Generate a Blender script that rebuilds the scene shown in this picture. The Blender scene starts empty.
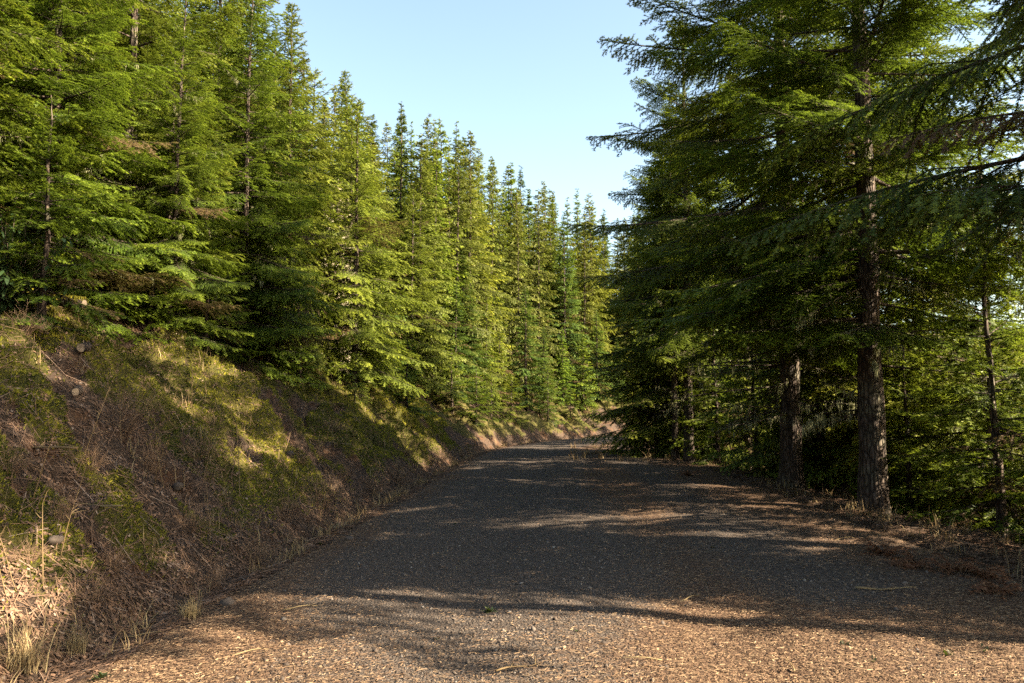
import bpy, math, random
import numpy as np

R = math.radians
rng = np.random.default_rng(11)
random.seed(11)
sc = bpy.context.scene
COL = sc.collection

# ---------------------------------------------------------------- picture / camera figures
F = 796.4            # 28 mm lens on a 36 mm sensor, 1024 px wide
PITCH = R(5.06)
EYE = 1.6
SUN_AZ, SUN_EL = R(105), R(30)

# ---------------------------------------------------------------- noise
def _lattice(seed, n=256):
    return np.random.default_rng(seed).random((n, n)).astype(np.float32)
_L = [_lattice(900 + i) for i in range(6)]

def vnoise(x, y, scale, k=0):
    """smooth value noise in 0..1"""
    g = _L[k % 6]; n = g.shape[0]
    u = np.asarray(x) / scale + 37.3 * k + 1000.0; v = np.asarray(y) / scale + 11.7 * k + 1000.0
    iu = np.floor(u).astype(np.int64); iv = np.floor(v).astype(np.int64)
    fu = u - iu; fv = v - iv
    fu = fu * fu * (3 - 2 * fu); fv = fv * fv * (3 - 2 * fv)
    a = g[iu % n, iv % n]; b = g[(iu + 1) % n, iv % n]
    c = g[iu % n, (iv + 1) % n]; d = g[(iu + 1) % n, (iv + 1) % n]
    return (a * (1 - fu) + b * fu) * (1 - fv) + (c * (1 - fu) + d * fu) * fv

def fbm(x, y, scale, k=0, octs=3):
    s = 0.0; a = 0.5; t = 0.0
    for i in range(octs):
        s = s + a * vnoise(x, y, scale / (2.1 ** i), k + i); t += a; a *= 0.5
    return s / t

def sstep(a, b, x):
    t = np.clip((x - a) / (b - a), 0, 1)
    return t * t * (3 - 2 * t)

# ---------------------------------------------------------------- the road's centre line
def _centreline():
    pts = []
    y = -60.0
    while True:
        t = max(0.0, y - 24.0)
        x = 0.83 + 0.0515 * y + 0.00031 * t ** 3
        slope = 0.0515 + 0.00093 * t ** 2
        pts.append((x, y))
        if slope > 1.15: break
        y += 0.25 / math.sqrt(1 + slope * slope)
    h = math.atan2(1, 1.15); x, y = pts[-1]      # heading angle from +X
    for i in range(420):
        if h > R(8): h -= 0.25 / 45
        x += 0.25 * math.cos(h); y += 0.25 * math.sin(h)
        pts.append((x, y))
    return np.array(pts)
CL = _centreline()
CLT = np.gradient(CL, axis=0); CLT /= np.linalg.norm(CLT, axis=1)[:, None]
CLN = np.stack([-CLT[:, 1], CLT[:, 0]], 1)        # points to the left of the road
CLS = np.concatenate([[0], np.cumsum(np.linalg.norm(np.diff(CL, axis=0), axis=1))])
HALF = 3.7
_coarse = CL[::4]

def lateral(x, y):
    """signed distance from the centre line (left positive) and arc position"""
    x = np.asarray(x, float).ravel(); y = np.asarray(y, float).ravel()
    d = np.empty_like(x); a = np.empty_like(x)
    for i in range(0, len(x), 20000):
        xx = x[i:i + 20000, None]; yy = y[i:i + 20000, None]
        k = ((xx - _coarse[None, :, 0]) ** 2 + (yy - _coarse[None, :, 1]) ** 2).argmin(1) * 4
        dx = xx[:, 0] - CL[k, 0]; dy = yy[:, 0] - CL[k, 1]
        t = dx * CLT[k, 0] + dy * CLT[k, 1]
        n = dx * CLN[k, 0] + dy * CLN[k, 1]
        inner = (k > 0) & (k < len(CL) - 4)
        d[i:i + 20000] = np.where(inner, n, np.sign(n) * np.hypot(dx, dy))
        a[i:i + 20000] = CLS[k] + t
    return d, a

def moss_mask(x, y, sl):
    n = 0.6 * fbm(x, y, 1.5, 1, 4) + 0.4 * fbm(x, y, 0.55, 4, 3)
    return sstep(0.385, 0.50, n) * sstep(0.5, 1.2, sl) * (1 - sstep(7, 12, sl) * 0.6)

def height(x, y, detail=True):
    x = np.asarray(x, float); shp = x.shape
    x = x.ravel(); y = np.asarray(y, float).ravel()
    d, a = lateral(x, y)
    sl = d - HALF; sr = -d - HALF
    wob = (fbm(x, y, 5, 3, 2) - 0.5) * 1.0
    sl2 = sl + wob * sstep(0.4, 2.5, sl)
    # left: ditch, cut bank, hillside
    hl = np.where(sl2 < 0.45, 0, 0.68 * (sl2 - 0.45))
    soft = np.clip(sl2 - 4.9, 0, None)
    hl = np.where(sl2 > 4.9, 0.68 * 4.45 + 0.46 * np.minimum(soft, 12) + 4.5 * (1 - np.exp(-np.clip(soft - 12, 0, None) / 10)), hl)
    hl = hl - 0.13 * np.exp(-((sl - 0.42) / 0.26) ** 2)
    # right: shoulder then falling slope
    hr = -0.10 * sstep(0, 1.6, sr) - 0.36 * np.clip(sr - 1.3, 0, None) + 0.0012 * np.clip(sr - 1.3, 0, 140) ** 2
    h = np.where(sl > 0, hl, np.where(sr > 0, hr, 0.0))
    off = np.maximum(sl, sr)
    edge = sstep(-0.65, 0.25, off + (fbm(x, y, 1.1, 2, 3) - 0.5) * 1.1)
    h = h - 0.16 * (1 - edge)
    if detail:
        w = sstep(0.1, 1.5, sl)
        rough = (fbm(x, y, 1.6, 0, 3) - 0.5) * 0.95 + (fbm(x, y, 0.6, 4, 3) - 0.5) * 0.50 + (0.5 - np.abs(fbm(x, y, 0.30, 1, 2) - 0.5) * 2.6) * 0.16
        m = moss_mask(x, y, sl)
        gul = (vnoise(a, 0 * a, 1.5, 2) - 0.5) * 0.55 + (vnoise(a, 0 * a, 0.6, 5) - 0.5) * 0.22
        h = h + w * gul * sstep(0.2, 2.0, sl) * (1 - sstep(4, 9, sl))
        h = h + w * rough + 0.17 * w * m * (0.35 + fbm(x, y, 0.32, 5, 2))
        wr = sstep(0.2, 2.0, sr)
        h = h + wr * ((fbm(x, y, 2.2, 3, 3) - 0.5) * 0.35 + (fbm(x, y, 0.5, 1, 2) - 0.5) * 0.10)
        h = h + (fbm(x, y, 0.35, 2, 2) - 0.5) * 0.07 * sstep(-0.5, 0.5, off)
    return h.reshape(shp)

def road_height(x, y, d):
    z = 0.035 * (1 - (d / HALF) ** 2)
    z = z + (fbm(x, y, 2.6, 1, 3) - 0.5) * 0.05 + (fbm(x, y, 0.28, 0, 2) - 0.5) * 0.016
    z = z - 0.04 * (np.exp(-((d - 1.55) / 0.4) ** 2) + np.exp(-((d + 0.35) / 0.4) ** 2))
    return z - 0.16 * sstep(HALF - 0.35, HALF + 0.5, np.abs(d))

def surf(x, y):
    """height of whatever one would step on"""
    x = np.atleast_1d(np.asarray(x, float)); y = np.atleast_1d(np.asarray(y, float))
    d, a = lateral(x, y)
    g = height(x, y)
    return np.where(np.abs(d) < HALF + 0.6, np.maximum(g, road_height(x, y, d)), g)

def gp(px, py):
    """where the line of sight through a photo point meets the ground"""
    vx = (px - 512) / F; vz = -(py - 341.5) / F
    c, s = math.cos(PITCH), math.sin(PITCH)
    dirv = np.array([vx, c - vz * s, s + vz * c])
    t = np.linspace(1.5, 90, 4000)
    P = dirv[None] * t[:, None] + np.array([0, 0, EYE])
    below = np.nonzero(P[:, 2] < surf(P[:, 0], P[:, 1]))[0]
    p = P[below[0]] if len(below) else P[-1]
    return float(p[0]), float(p[1]), float(surf(p[0], p[1])[0])

# ---------------------------------------------------------------- objects
def link(o):
    COL.objects.link(o); return o

def tag(o, label=None, cat=None, group=None, kind=None):
    if label: o["label"] = label
    if cat: o["category"] = cat
    if group: o["group"] = group
    if kind: o["kind"] = kind
    return o

def mesh_from(name, V, T, mat, attrs=None, smooth=False, k=3, mat_index=None, mats=None):
    V = np.ascontiguousarray(V, np.float32); T = np.ascontiguousarray(T, np.int32)
    me = bpy.data.meshes.new(name)
    me.vertices.add(len(V)); me.vertices.foreach_set("co", V.ravel())
    n = len(T)
    me.loops.add(n * k); me.loops.foreach_set("vertex_index", T.ravel())
    me.polygons.add(n)
    me.polygons.foreach_set("loop_start", np.arange(0, n * k, k, dtype=np.int32))
    if smooth: me.polygons.foreach_set("use_smooth", np.ones(n, dtype=bool))
    for key, val in (attrs or {}).items():
        at = me.attributes.new(key, "FLOAT", "POINT"); at.data.foreach_set("value", np.ascontiguousarray(val, np.float32))
    for m in (mats or [mat]): me.materials.append(m)
    if mat_index is not None: me.polygons.foreach_set("material_index", np.ascontiguousarray(mat_index, np.int32))
    me.update(calc_edges=True)
    return me

def obj(name, me, parent=None):
    o = link(bpy.data.objects.new(name, me))
    if parent: o.parent = parent
    return o

def empty(name, loc, rz=0.0, scale=(1, 1, 1)):
    o = link(bpy.data.objects.new(name, None))
    o.empty_display_size = 0.2
    o.location = loc; o.rotation_euler = (0, 0, rz); o.scale = scale
    return o

class Soup:
    """collects vertex / triangle arrays"""
    def __init__(s): s.V = []; s.T = []; s.A = []; s.n = 0
    def add(s, V, T, A=None):
        s.V.append(V); s.T.append(T + s.n); s.n += len(V)
        s.A.append(np.zeros(len(V)) if A is None else A)
    def out(s):
        return np.concatenate(s.V), np.concatenate(s.T), np.concatenate(s.A)

def tube(P, rad, sides=6, cap=True):
    """tapered tube along points"""
    P = np.asarray(P, float); rad = np.asarray(rad, float); n = len(P)
    t = np.gradient(P, axis=0); t /= np.linalg.norm(t, axis=1)[:, None] + 1e-9
    ref = np.array([0, 0, 1.0]) if abs(t[:, 2]).mean() < 0.8 else np.array([1.0, 0, 0])
    a = np.cross(t, ref); a /= np.linalg.norm(a, axis=1)[:, None] + 1e-9
    b = np.cross(t, a)
    th = np.arange(sides) * 2 * math.pi / sides
    V = P[:, None] + rad[:, None, None] * (np.cos(th)[None, :, None] * a[:, None] + np.sin(th)[None, :, None] * b[:, None])
    V = V.reshape(-1, 3)
    i = np.arange(n - 1)[:, None] * sides; j = np.arange(sides)[None]; j2 = (j + 1) % sides
    q = np.stack([i + j, i + j2, i + sides + j2, i + sides + j], -1).reshape(-1, 4)
    T = np.concatenate([q[:, [0, 1, 2]], q[:, [0, 2, 3]]])
    if cap:
        V = np.concatenate([V, P[:1], P[-1:]]); c0 = n * sides; c1 = c0 + 1
        e = (n - 1) * sides
        k = np.arange(sides); k2 = (k + 1) % sides
        T = np.concatenate([T, np.stack([np.full(sides, c0), k2, k], 1), np.stack([np.full(sides, c1), e + k, e + k2], 1)])
    return V, T

# ---------------------------------------------------------------- materials
class NT:
    def __init__(s, name):
        s.m = bpy.data.materials.new(name); s.m.use_nodes = True
        s.t = s.m.node_tree; s.t.nodes.clear()
        s.out = s.n("ShaderNodeOutputMaterial")
    def n(s, ty, **kw):
        x = s.t.nodes.new(ty)
        for k, v in kw.items():
            if hasattr(x, k): setattr(x, k, v)
            else: x.inputs[k].default_value = v
        return x
    def l(s, a, b): s.t.links.new(a, b)
    def noise(s, scale, detail=4, rough=0.55, vec=None):
        x = s.n("ShaderNodeTexNoise"); x.inputs["Scale"].default_value = scale
        x.inputs["Detail"].default_value = detail; x.inputs["Roughness"].default_value = rough
        if vec is not None: s.l(vec, x.inputs["Vector"])
        return x.outputs["Fac"]
    def ramp(s, fac, stops):
        x = s.n("ShaderNodeValToRGB"); e = x.color_ramp.elements
        while len(e) < len(stops): e.new(0.5)
        for i, (p, c) in enumerate(stops):
            e[i].position = p; e[i].color = (*c, 1) if len(c) == 3 else c
        s.l(fac, x.inputs[0]); return x.outputs[0]
    def mix(s, fac, a, b, mode="MIX"):
        x = s.n("ShaderNodeMix"); x.data_type = "RGBA"; x.blend_type = mode
        for v, k in ((fac, 0), (a, 6), (b, 7)):
            if isinstance(v, bpy.types.NodeSocket): s.l(v, x.inputs[k])
            else: x.inputs[k].default_value = (*v, 1) if isinstance(v, tuple) else v
        return x.outputs[2]
    def math(s, op, a, b=0.0):
        x = s.n("ShaderNodeMath"); x.operation = op
        for i, v in enumerate((a, b)):
            if isinstance(v, bpy.types.NodeSocket): s.l(v, x.inputs[i])
            else: x.inputs[i].default_value = v
        return x.outputs[0]
    def attr(s, name):
        x = s.n("ShaderNodeAttribute"); x.attribute_name = name; return x.outputs["Fac"]
    def objrand(s): return s.n("ShaderNodeObjectInfo").outputs["Random"]
    def pos(s): return s.n("ShaderNodeNewGeometry").outputs["Position"]
    def objco(s): return s.n("ShaderNodeTexCoord").outputs["Object"]
    def bump(s, h, strength=0.5, dist=0.02):
        x = s.n("ShaderNodeBump"); x.inputs["Strength"].default_value = strength; x.inputs["Distance"].default_value = dist
        s.l(h, x.inputs["Height"]); return x.outputs[0]
    def principled(s, col, rough=0.8, normal=None, spec=0.3):
        p = s.n("ShaderNodeBsdfPrincipled")
        if isinstance(col, bpy.types.NodeSocket): s.l(col, p.inputs["Base Color"])
        else: p.inputs["Base Color"].default_value = (*col, 1)
        p.inputs["Roughness"].default_value = rough
        p.inputs["Specular IOR Level"].default_value = spec
        if normal is not None: s.l(normal, p.inputs["Normal"])
        return p.outputs[0]
    def finish(s, sh): s.l(sh, s.out.inputs["Surface"]); return s.m

def foliage_mat(name, dark, mid, tip, transl=0.35, rough=0.55, dead=None):
    t = NT(name)
    a = t.attr("tint")
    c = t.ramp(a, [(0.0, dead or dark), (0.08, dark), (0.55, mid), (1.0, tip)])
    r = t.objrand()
    hs = t.n("ShaderNodeHueSaturation")
    t.l(t.math("ADD", t.math("MULTIPLY", r, 0.035), 0.482), hs.inputs["Hue"])
    r2 = t.math("FRACT", t.math("MULTIPLY", r, 7.13))
    t.l(t.math("ADD", t.math("MULTIPLY", r2, 0.5), 0.75), hs.inputs["Value"])
    t.l(c, hs.inputs["Color"])
    c = hs.outputs[0]
    p = t.principled(c, rough, spec=0.25)
    tr = t.n("ShaderNodeBsdfTranslucent")
    t.l(t.mix(0.32, c, (0.19, 0.25, 0.02)), tr.inputs["Color"])
    mx = t.n("ShaderNodeMixShader"); mx.inputs[0].default_value = transl
    t.l(p, mx.inputs[1]); t.l(tr.outputs[0], mx.inputs[2])
    return t.finish(mx.outputs[0])

def tint_mat(name, stops, rough=0.85, transl=0.0):
    t = NT(name)
    c = t.ramp(t.attr("tint"), stops)
    p = t.principled(c, rough, spec=0.2)
    if transl:
        tr = t.n("ShaderNodeBsdfTranslucent"); t.l(c, tr.inputs["Color"])
        mx = t.n("ShaderNodeMixShader"); mx.inputs[0].default_value = transl
        t.l(p, mx.inputs[1]); t.l(tr.outputs[0], mx.inputs[2]); p = mx.outputs[0]
    return t.finish(p)

M = {}
M["fir"] = foliage_mat("fir_needles", (0.018, 0.032, 0.008), (0.088, 0.130, 0.013), (0.250, 0.295, 0.022), 0.40, dead=(0.13, 0.08, 0.04))
M["fir_pale"] = foliage_mat("pale_fir_needles", (0.034, 0.046, 0.012), (0.140, 0.172, 0.020), (0.30, 0.32, 0.034), 0.40, dead=(0.13, 0.08, 0.04))
M["fir_brown"] = foliage_mat("brown_green_needles", (0.032, 0.036, 0.012), (0.098, 0.108, 0.020), (0.19, 0.195, 0.032), 0.34, dead=(0.13, 0.08, 0.04))
M["fir_blue"] = foliage_mat("blue_green_needles", (0.012, 0.026, 0.010), (0.046, 0.080, 0.016), (0.140, 0.185, 0.024), 0.36, dead=(0.13, 0.08, 0.04))
M["dead"] = tint_mat("dead_twigs", [(0, (0.20, 0.155, 0.10)), (0.6, (0.34, 0.29, 0.19)), (1, (0.44, 0.40, 0.26))], 0.9, 0.2)
M["lichen"] = tint_mat("hanging_lichen", [(0, (0.16, 0.16, 0.08)), (0.5, (0.24, 0.24, 0.12)), (1, (0.34, 0.33, 0.18))], 0.9, 0.35)
M["broadleaf"] = foliage_mat("glossy_leaves", (0.016, 0.035, 0.014), (0.03, 0.06, 0.02), (0.06, 0.10, 0.03), 0.22, 0.35)
M["weed"] = foliage_mat("weed_leaves", (0.016, 0.022, 0.009), (0.030, 0.040, 0.013), (0.065, 0.075, 0.024), 0.15)
M["straw"] = tint_mat("dry_straw", [(0, (0.14, 0.085, 0.04)), (0.5, (0.20, 0.135, 0.066)), (1, (0.34, 0.26, 0.13))], 0.8, 0.3)
M["brush"] = tint_mat("dry_brush", [(0, (0.07, 0.042, 0.026)), (0.5, (0.15, 0.092, 0.055)), (1, (0.26, 0.17, 0.10))], 0.9)
M["rust"] = tint_mat("dead_fern", [(0, (0.10, 0.035, 0.016)), (0.6, (0.16, 0.075, 0.036)), (1, (0.26, 0.14, 0.07))], 0.85, 0.3)
M["litter"] = tint_mat("leaf_litter", [(0, (0.045, 0.03, 0.022)), (0.4, (0.13, 0.075, 0.045)), (0.75, (0.165, 0.10, 0.06)), (1, (0.21, 0.155, 0.115))], 0.85)
M["needles"] = tint_mat("fallen_needle", [(0, (0.05, 0.03, 0.018)), (0.5, (0.15, 0.088, 0.048)), (1, (0.30, 0.205, 0.115))], 0.85)
M["stone"] = tint_mat("gravel_stone", [(0, (0.04, 0.030, 0.023)), (0.5, (0.082, 0.063, 0.048)), (0.94, (0.13, 0.108, 0.088)), (1, (0.20, 0.18, 0.155))], 0.9)
M["mossfuzz"] = foliage_mat("moss_fuzz", (0.034, 0.036, 0.008), (0.125, 0.120, 0.010), (0.26, 0.22, 0.02), 0.35, 0.9)

def bark(name, a, b, c, scale=1.0):
    t = NT(name)
    co = t.objco()
    mp = t.n("ShaderNodeMapping"); mp.inputs["Scale"].default_value = (1, 1, 0.22); t.l(co, mp.inputs[0])
    n1 = t.noise(11 * scale, 6, 0.65, mp.outputs[0]); n2 = t.noise(2.2, 3, 0.5, co)
    v = t.n("ShaderNodeTexVoronoi"); v.feature = "DISTANCE_TO_EDGE"; v.inputs["Scale"].default_value = 15 * scale; t.l(mp.outputs[0], v.inputs["Vector"])
    col = t.ramp(n1, [(0.3, a), (0.52, b), (0.72, c)])
    col = t.mix(t.math("MULTIPLY", t.ramp(n2, [(0.5, (0, 0, 0)), (0.72, (1, 1, 1))]), 0.55), col, (0.16, 0.165, 0.10))
    col = t.mix(t.ramp(v.outputs[0], [(0.02, (0.85, 0.85, 0.85)), (0.16, (0, 0, 0))]), col, (0.014, 0.010, 0.008))
    h = t.math("ADD", t.math("MULTIPLY", t.math("MINIMUM", v.outputs[0], 0.25), 3.5), n1)
    return t.finish(t.principled(col, 0.9, t.bump(h, 0.9, 0.04), 0.2))
M["bark"] = bark("fir_bark", (0.030, 0.021, 0.015), (0.080, 0.057, 0.041), (0.17, 0.13, 0.097))
M["bark_grey"] = bark("grey_bark", (0.10, 0.08, 0.06), (0.20, 0.165, 0.125), (0.33, 0.29, 0.23))

def ground_mat():
    t = NT("forest_soil")
    p = t.pos()
    big = t.noise(0.8, 5, 0.6, p); mid = t.noise(5.5, 6, 0.65, p); fine = t.noise(38, 5, 0.7, p); grain = t.noise(150, 3, 0.6, p)
    soil = t.ramp(mid, [(0.32, (0.022, 0.016, 0.012)), (0.5, (0.055, 0.037, 0.026)), (0.68, (0.105, 0.068, 0.045))])
    lit = t.ramp(fine, [(0.35, (0.030, 0.021, 0.016)), (0.55, (0.085, 0.058, 0.040)), (0.72, (0.19, 0.145, 0.11))])
    soil = t.mix(0.6, soil, lit)
    soil = t.mix(t.ramp(t.noise(1.9, 4, 0.6, p), [(0.5, (0, 0, 0)), (0.66, (0.6, 0.6, 0.6))]), soil, (0.115, 0.052, 0.022))
    mossc = t.ramp(fine, [(0.3, (0.022, 0.023, 0.008)), (0.5, (0.050, 0.050, 0.012)), (0.72, (0.105, 0.092, 0.022))])
    mossc = t.mix(t.ramp(big, [(0.42, (0, 0, 0)), (0.6, (0.6, 0.6, 0.6))]), mossc, (0.11, 0.085, 0.028))
    m = t.math("ADD", t.attr("moss"), t.math("MULTIPLY", t.math("SUBTRACT", mid, 0.5), 1.5))
    m = t.ramp(m, [(0.38, (0, 0, 0)), (0.62, (1, 1, 1))])
    c = t.mix(m, soil, mossc)
    h = t.math("ADD", t.math("ADD", t.math("MULTIPLY", mid, 1.2), fine), t.math("MULTIPLY", grain, 0.4))
    return t.finish(t.principled(c, 0.95, t.bump(h, 0.9, 0.06), 0.1))
M["ground"] = ground_mat()
def wood_end():
    t = NT("cut_wood"); n = t.noise(14, 4, 0.6, t.objco())
    return t.finish(t.principled(t.ramp(n, [(0.3, (0.08, 0.055, 0.035)), (0.7, (0.20, 0.15, 0.10))]), 0.85))
M["wood_end"] = wood_end()

def road_mat():
    t = NT("gravel_road")
    p = t.pos()
    v = t.n("ShaderNodeTexVoronoi"); v.inputs["Scale"].default_value = 46; t.l(p, v.inputs["Vector"])
    v2 = t.n("ShaderNodeTexVoronoi"); v2.inputs["Scale"].default_value = 110; t.l(p, v2.inputs["Vector"])
    sx = t.n("ShaderNodeSeparateColor"); t.l(v.outputs["Color"], sx.inputs[0])
    grit = t.noise(90, 4, 0.7, p)
    grey = t.ramp(sx.outputs[0], [(0.0, (0.030, 0.022, 0.017)), (0.55, (0.062, 0.046, 0.035)), (0.9, (0.098, 0.076, 0.059)), (1.0, (0.16, 0.135, 0.11))])
    grey = t.mix(0.45, grey, t.ramp(grit, [(0.3, (0.034, 0.027, 0.022)), (0.7, (0.105, 0.085, 0.068))]))
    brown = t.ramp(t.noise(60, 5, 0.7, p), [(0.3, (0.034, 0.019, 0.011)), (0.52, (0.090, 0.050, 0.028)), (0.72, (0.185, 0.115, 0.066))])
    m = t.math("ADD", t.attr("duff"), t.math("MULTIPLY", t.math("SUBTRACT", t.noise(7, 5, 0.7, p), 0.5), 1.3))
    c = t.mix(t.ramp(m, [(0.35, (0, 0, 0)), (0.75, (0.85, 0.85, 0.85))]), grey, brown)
    h = t.math("ADD", t.math("ADD", t.math("MULTIPLY", v.outputs["Distance"], -1.6), t.math("MULTIPLY", v2.outputs["Distance"], -0.7)), t.noise(14, 4, 0.6, p))
    return t.finish(t.principled(c, 0.92, t.bump(h, 0.75, 0.022), 0.15))
M["road"] = road_mat()

# ---------------------------------------------------------------- ground and road
def sinh_axis(c, a, lo, hi, n):
    u = np.linspace(math.asinh((lo - c) / a), math.asinh((hi - c) / a), n)
    return c + a * np.sinh(u)

def grid(nu, nv):
    i = np.arange(nu - 1)[:, None] * nv; j = np.arange(nv - 1)[None]
    return np.stack([i + j, i + nv + j, i + nv + j + 1, i + j + 1], -1).reshape(-1, 4)

def build_ground():
    xs = sinh_axis(-4.6, 4, -320, 320, 1150); ys = sinh_axis(9, 6, -150, 420, 1100)
    X, Y = np.meshgrid(xs, ys, indexing="ij")
    Z = height(X, Y)
    V = np.stack([X, Y, Z], -1).reshape(-1, 3)
    d, _ = lateral(X, Y)
    ms = moss_mask(X.ravel(), Y.ravel(), d - HALF)
    o = obj("ground", mesh_from("ground", V, grid(len(xs), len(ys)), M["ground"], {"moss": ms}, True, 4))
    tag(o, kind="structure")

def duff_amount(x, y, d):
    """where fallen needles gather on the road: centre strip, right half and both edges"""
    n = fbm(x, y, 2.4, 4, 3)
    a = 0.95 * np.exp(-((d + 0.6) / 0.75) ** 2) - 0.25 * np.exp(-((d - 1.5) / 0.55) ** 2) + 1.0 * sstep(-1.2, -2.8, d) + 0.8 * sstep(2.6, 3.5, d)
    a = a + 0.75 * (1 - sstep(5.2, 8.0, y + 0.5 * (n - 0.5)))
    return np.clip(a * 0.8 + (n - 0.5) * 1.1 - 0.02, 0, 1)

def build_road():
    s0 = np.interp(-12, CL[:, 1][:400], CLS[:400])
    ss = s0 + 12 + sinh_axis(0, 9, -12, 96, 640) 
    ds = np.linspace(-HALF - 0.55, HALF + 0.55, 170)
    cx = np.interp(ss, CLS, CL[:, 0]); cy = np.interp(ss, CLS, CL[:, 1])
    nx = np.interp(ss, CLS, CLN[:, 0]); ny = np.interp(ss, CLS, CLN[:, 1])
    X = cx[:, None] + nx[:, None] * ds[None]; Y = cy[:, None] + ny[:, None] * ds[None]
    D = np.broadcast_to(ds[None], X.shape)
    Z = road_height(X, Y, D)
    V = np.stack([X, Y, Z], -1).reshape(-1, 3)
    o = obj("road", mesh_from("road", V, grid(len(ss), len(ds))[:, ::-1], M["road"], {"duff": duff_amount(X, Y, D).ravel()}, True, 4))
    tag(o, kind="structure")

build_ground(); build_road()

# ---------------------------------------------------------------- loose stuff on road and bank
def rot_rand(n, r, flat=None):
    """random rotation matrices; flat limits the tilt"""
    a = r.random(n) * 2 * math.pi
    ca, sa = np.cos(a), np.sin(a)
    Z = np.zeros(n); O = np.ones(n)
    Rz = np.stack([ca, -sa, Z, sa, ca, Z, Z, Z, O], -1).reshape(n, 3, 3)
    tl = (r.normal(0, flat, n) if flat is not None else r.random(n) * 2 * math.pi)
    ct, st = np.cos(tl), np.sin(tl)
    Rx = np.stack([O, Z, Z, Z, ct, -st, Z, st, ct], -1).reshape(n, 3, 3)
    return Rz @ Rx

def align(Rm, x, y):
    """tilt rotations so that their up follows the ground"""
    e = 0.12
    gx = (surf(x + e, y) - surf(x - e, y)) / (2 * e); gy = (surf(x, y + e) - surf(x, y - e)) / (2 * e)
    n = unit(np.stack([-gx, -gy, np.ones_like(gx)], 1))
    t1 = unit(np.stack([n[:, 2], 0 * gx, -n[:, 0]], 1)); t2 = np.cross(n, t1)
    return np.stack([t1, t2, n], -1) @ Rm

def unit(v): return v / (np.linalg.norm(v, axis=-1, keepdims=True) + 1e-9)

def scatter(name, base_V, base_T, P, Rm, S, tint, mat, jitter=0.0, r=None):
    n = len(P); m = len(base_V)
    V = np.broadcast_to(base_V[None], (n, m, 3)).copy()
    if jitter: V = V * (1 + r.normal(0, jitter, V.shape))
    V = V * (S[:, None, :] if S.ndim == 2 else S[:, None, None])
    V = np.einsum("nij,nmj->nmi", Rm, V) + P[:, None]
    T = (base_T[None] + (np.arange(n) * m)[:, None, None]).reshape(-1, 3)
    return mesh_from(name, V.reshape(-1, 3), T, mat, {"tint": np.repeat(tint, m)})

OCT_V = np.array([[1, 0, 0], [-1, 0, 0], [0, 1, 0], [0, -1, 0], [0, 0, 1], [0, 0, -1]], float)
OCT_T = np.array([[0, 2, 4], [2, 1, 4], [1, 3, 4], [3, 0, 4], [2, 0, 5], [1, 2, 5], [3, 1, 5], [0, 3, 5]])
QUAD_V = np.array([[-1, -1, 0], [1, -1, 0], [1, 1, 0], [-1, 1, 0]], float)
QUAD_T = np.array([[0, 1, 2], [0, 2, 3]])

def road_points(n, r, ymin=3.2, ymax=45, power=1.0, dlim=HALF - 0.1):
    u = r.random(n)
    y = ymin * (ymax / ymin) ** (u ** power)
    d = r.uniform(-dlim, dlim, n)
    cx = np.interp(y, CL[:300, 1], CL[:300, 0]) if y.max() < CL[299, 1] else np.interp(y, CL[:480, 1], CL[:480, 0])
    x = cx - d
    return x, y

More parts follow.
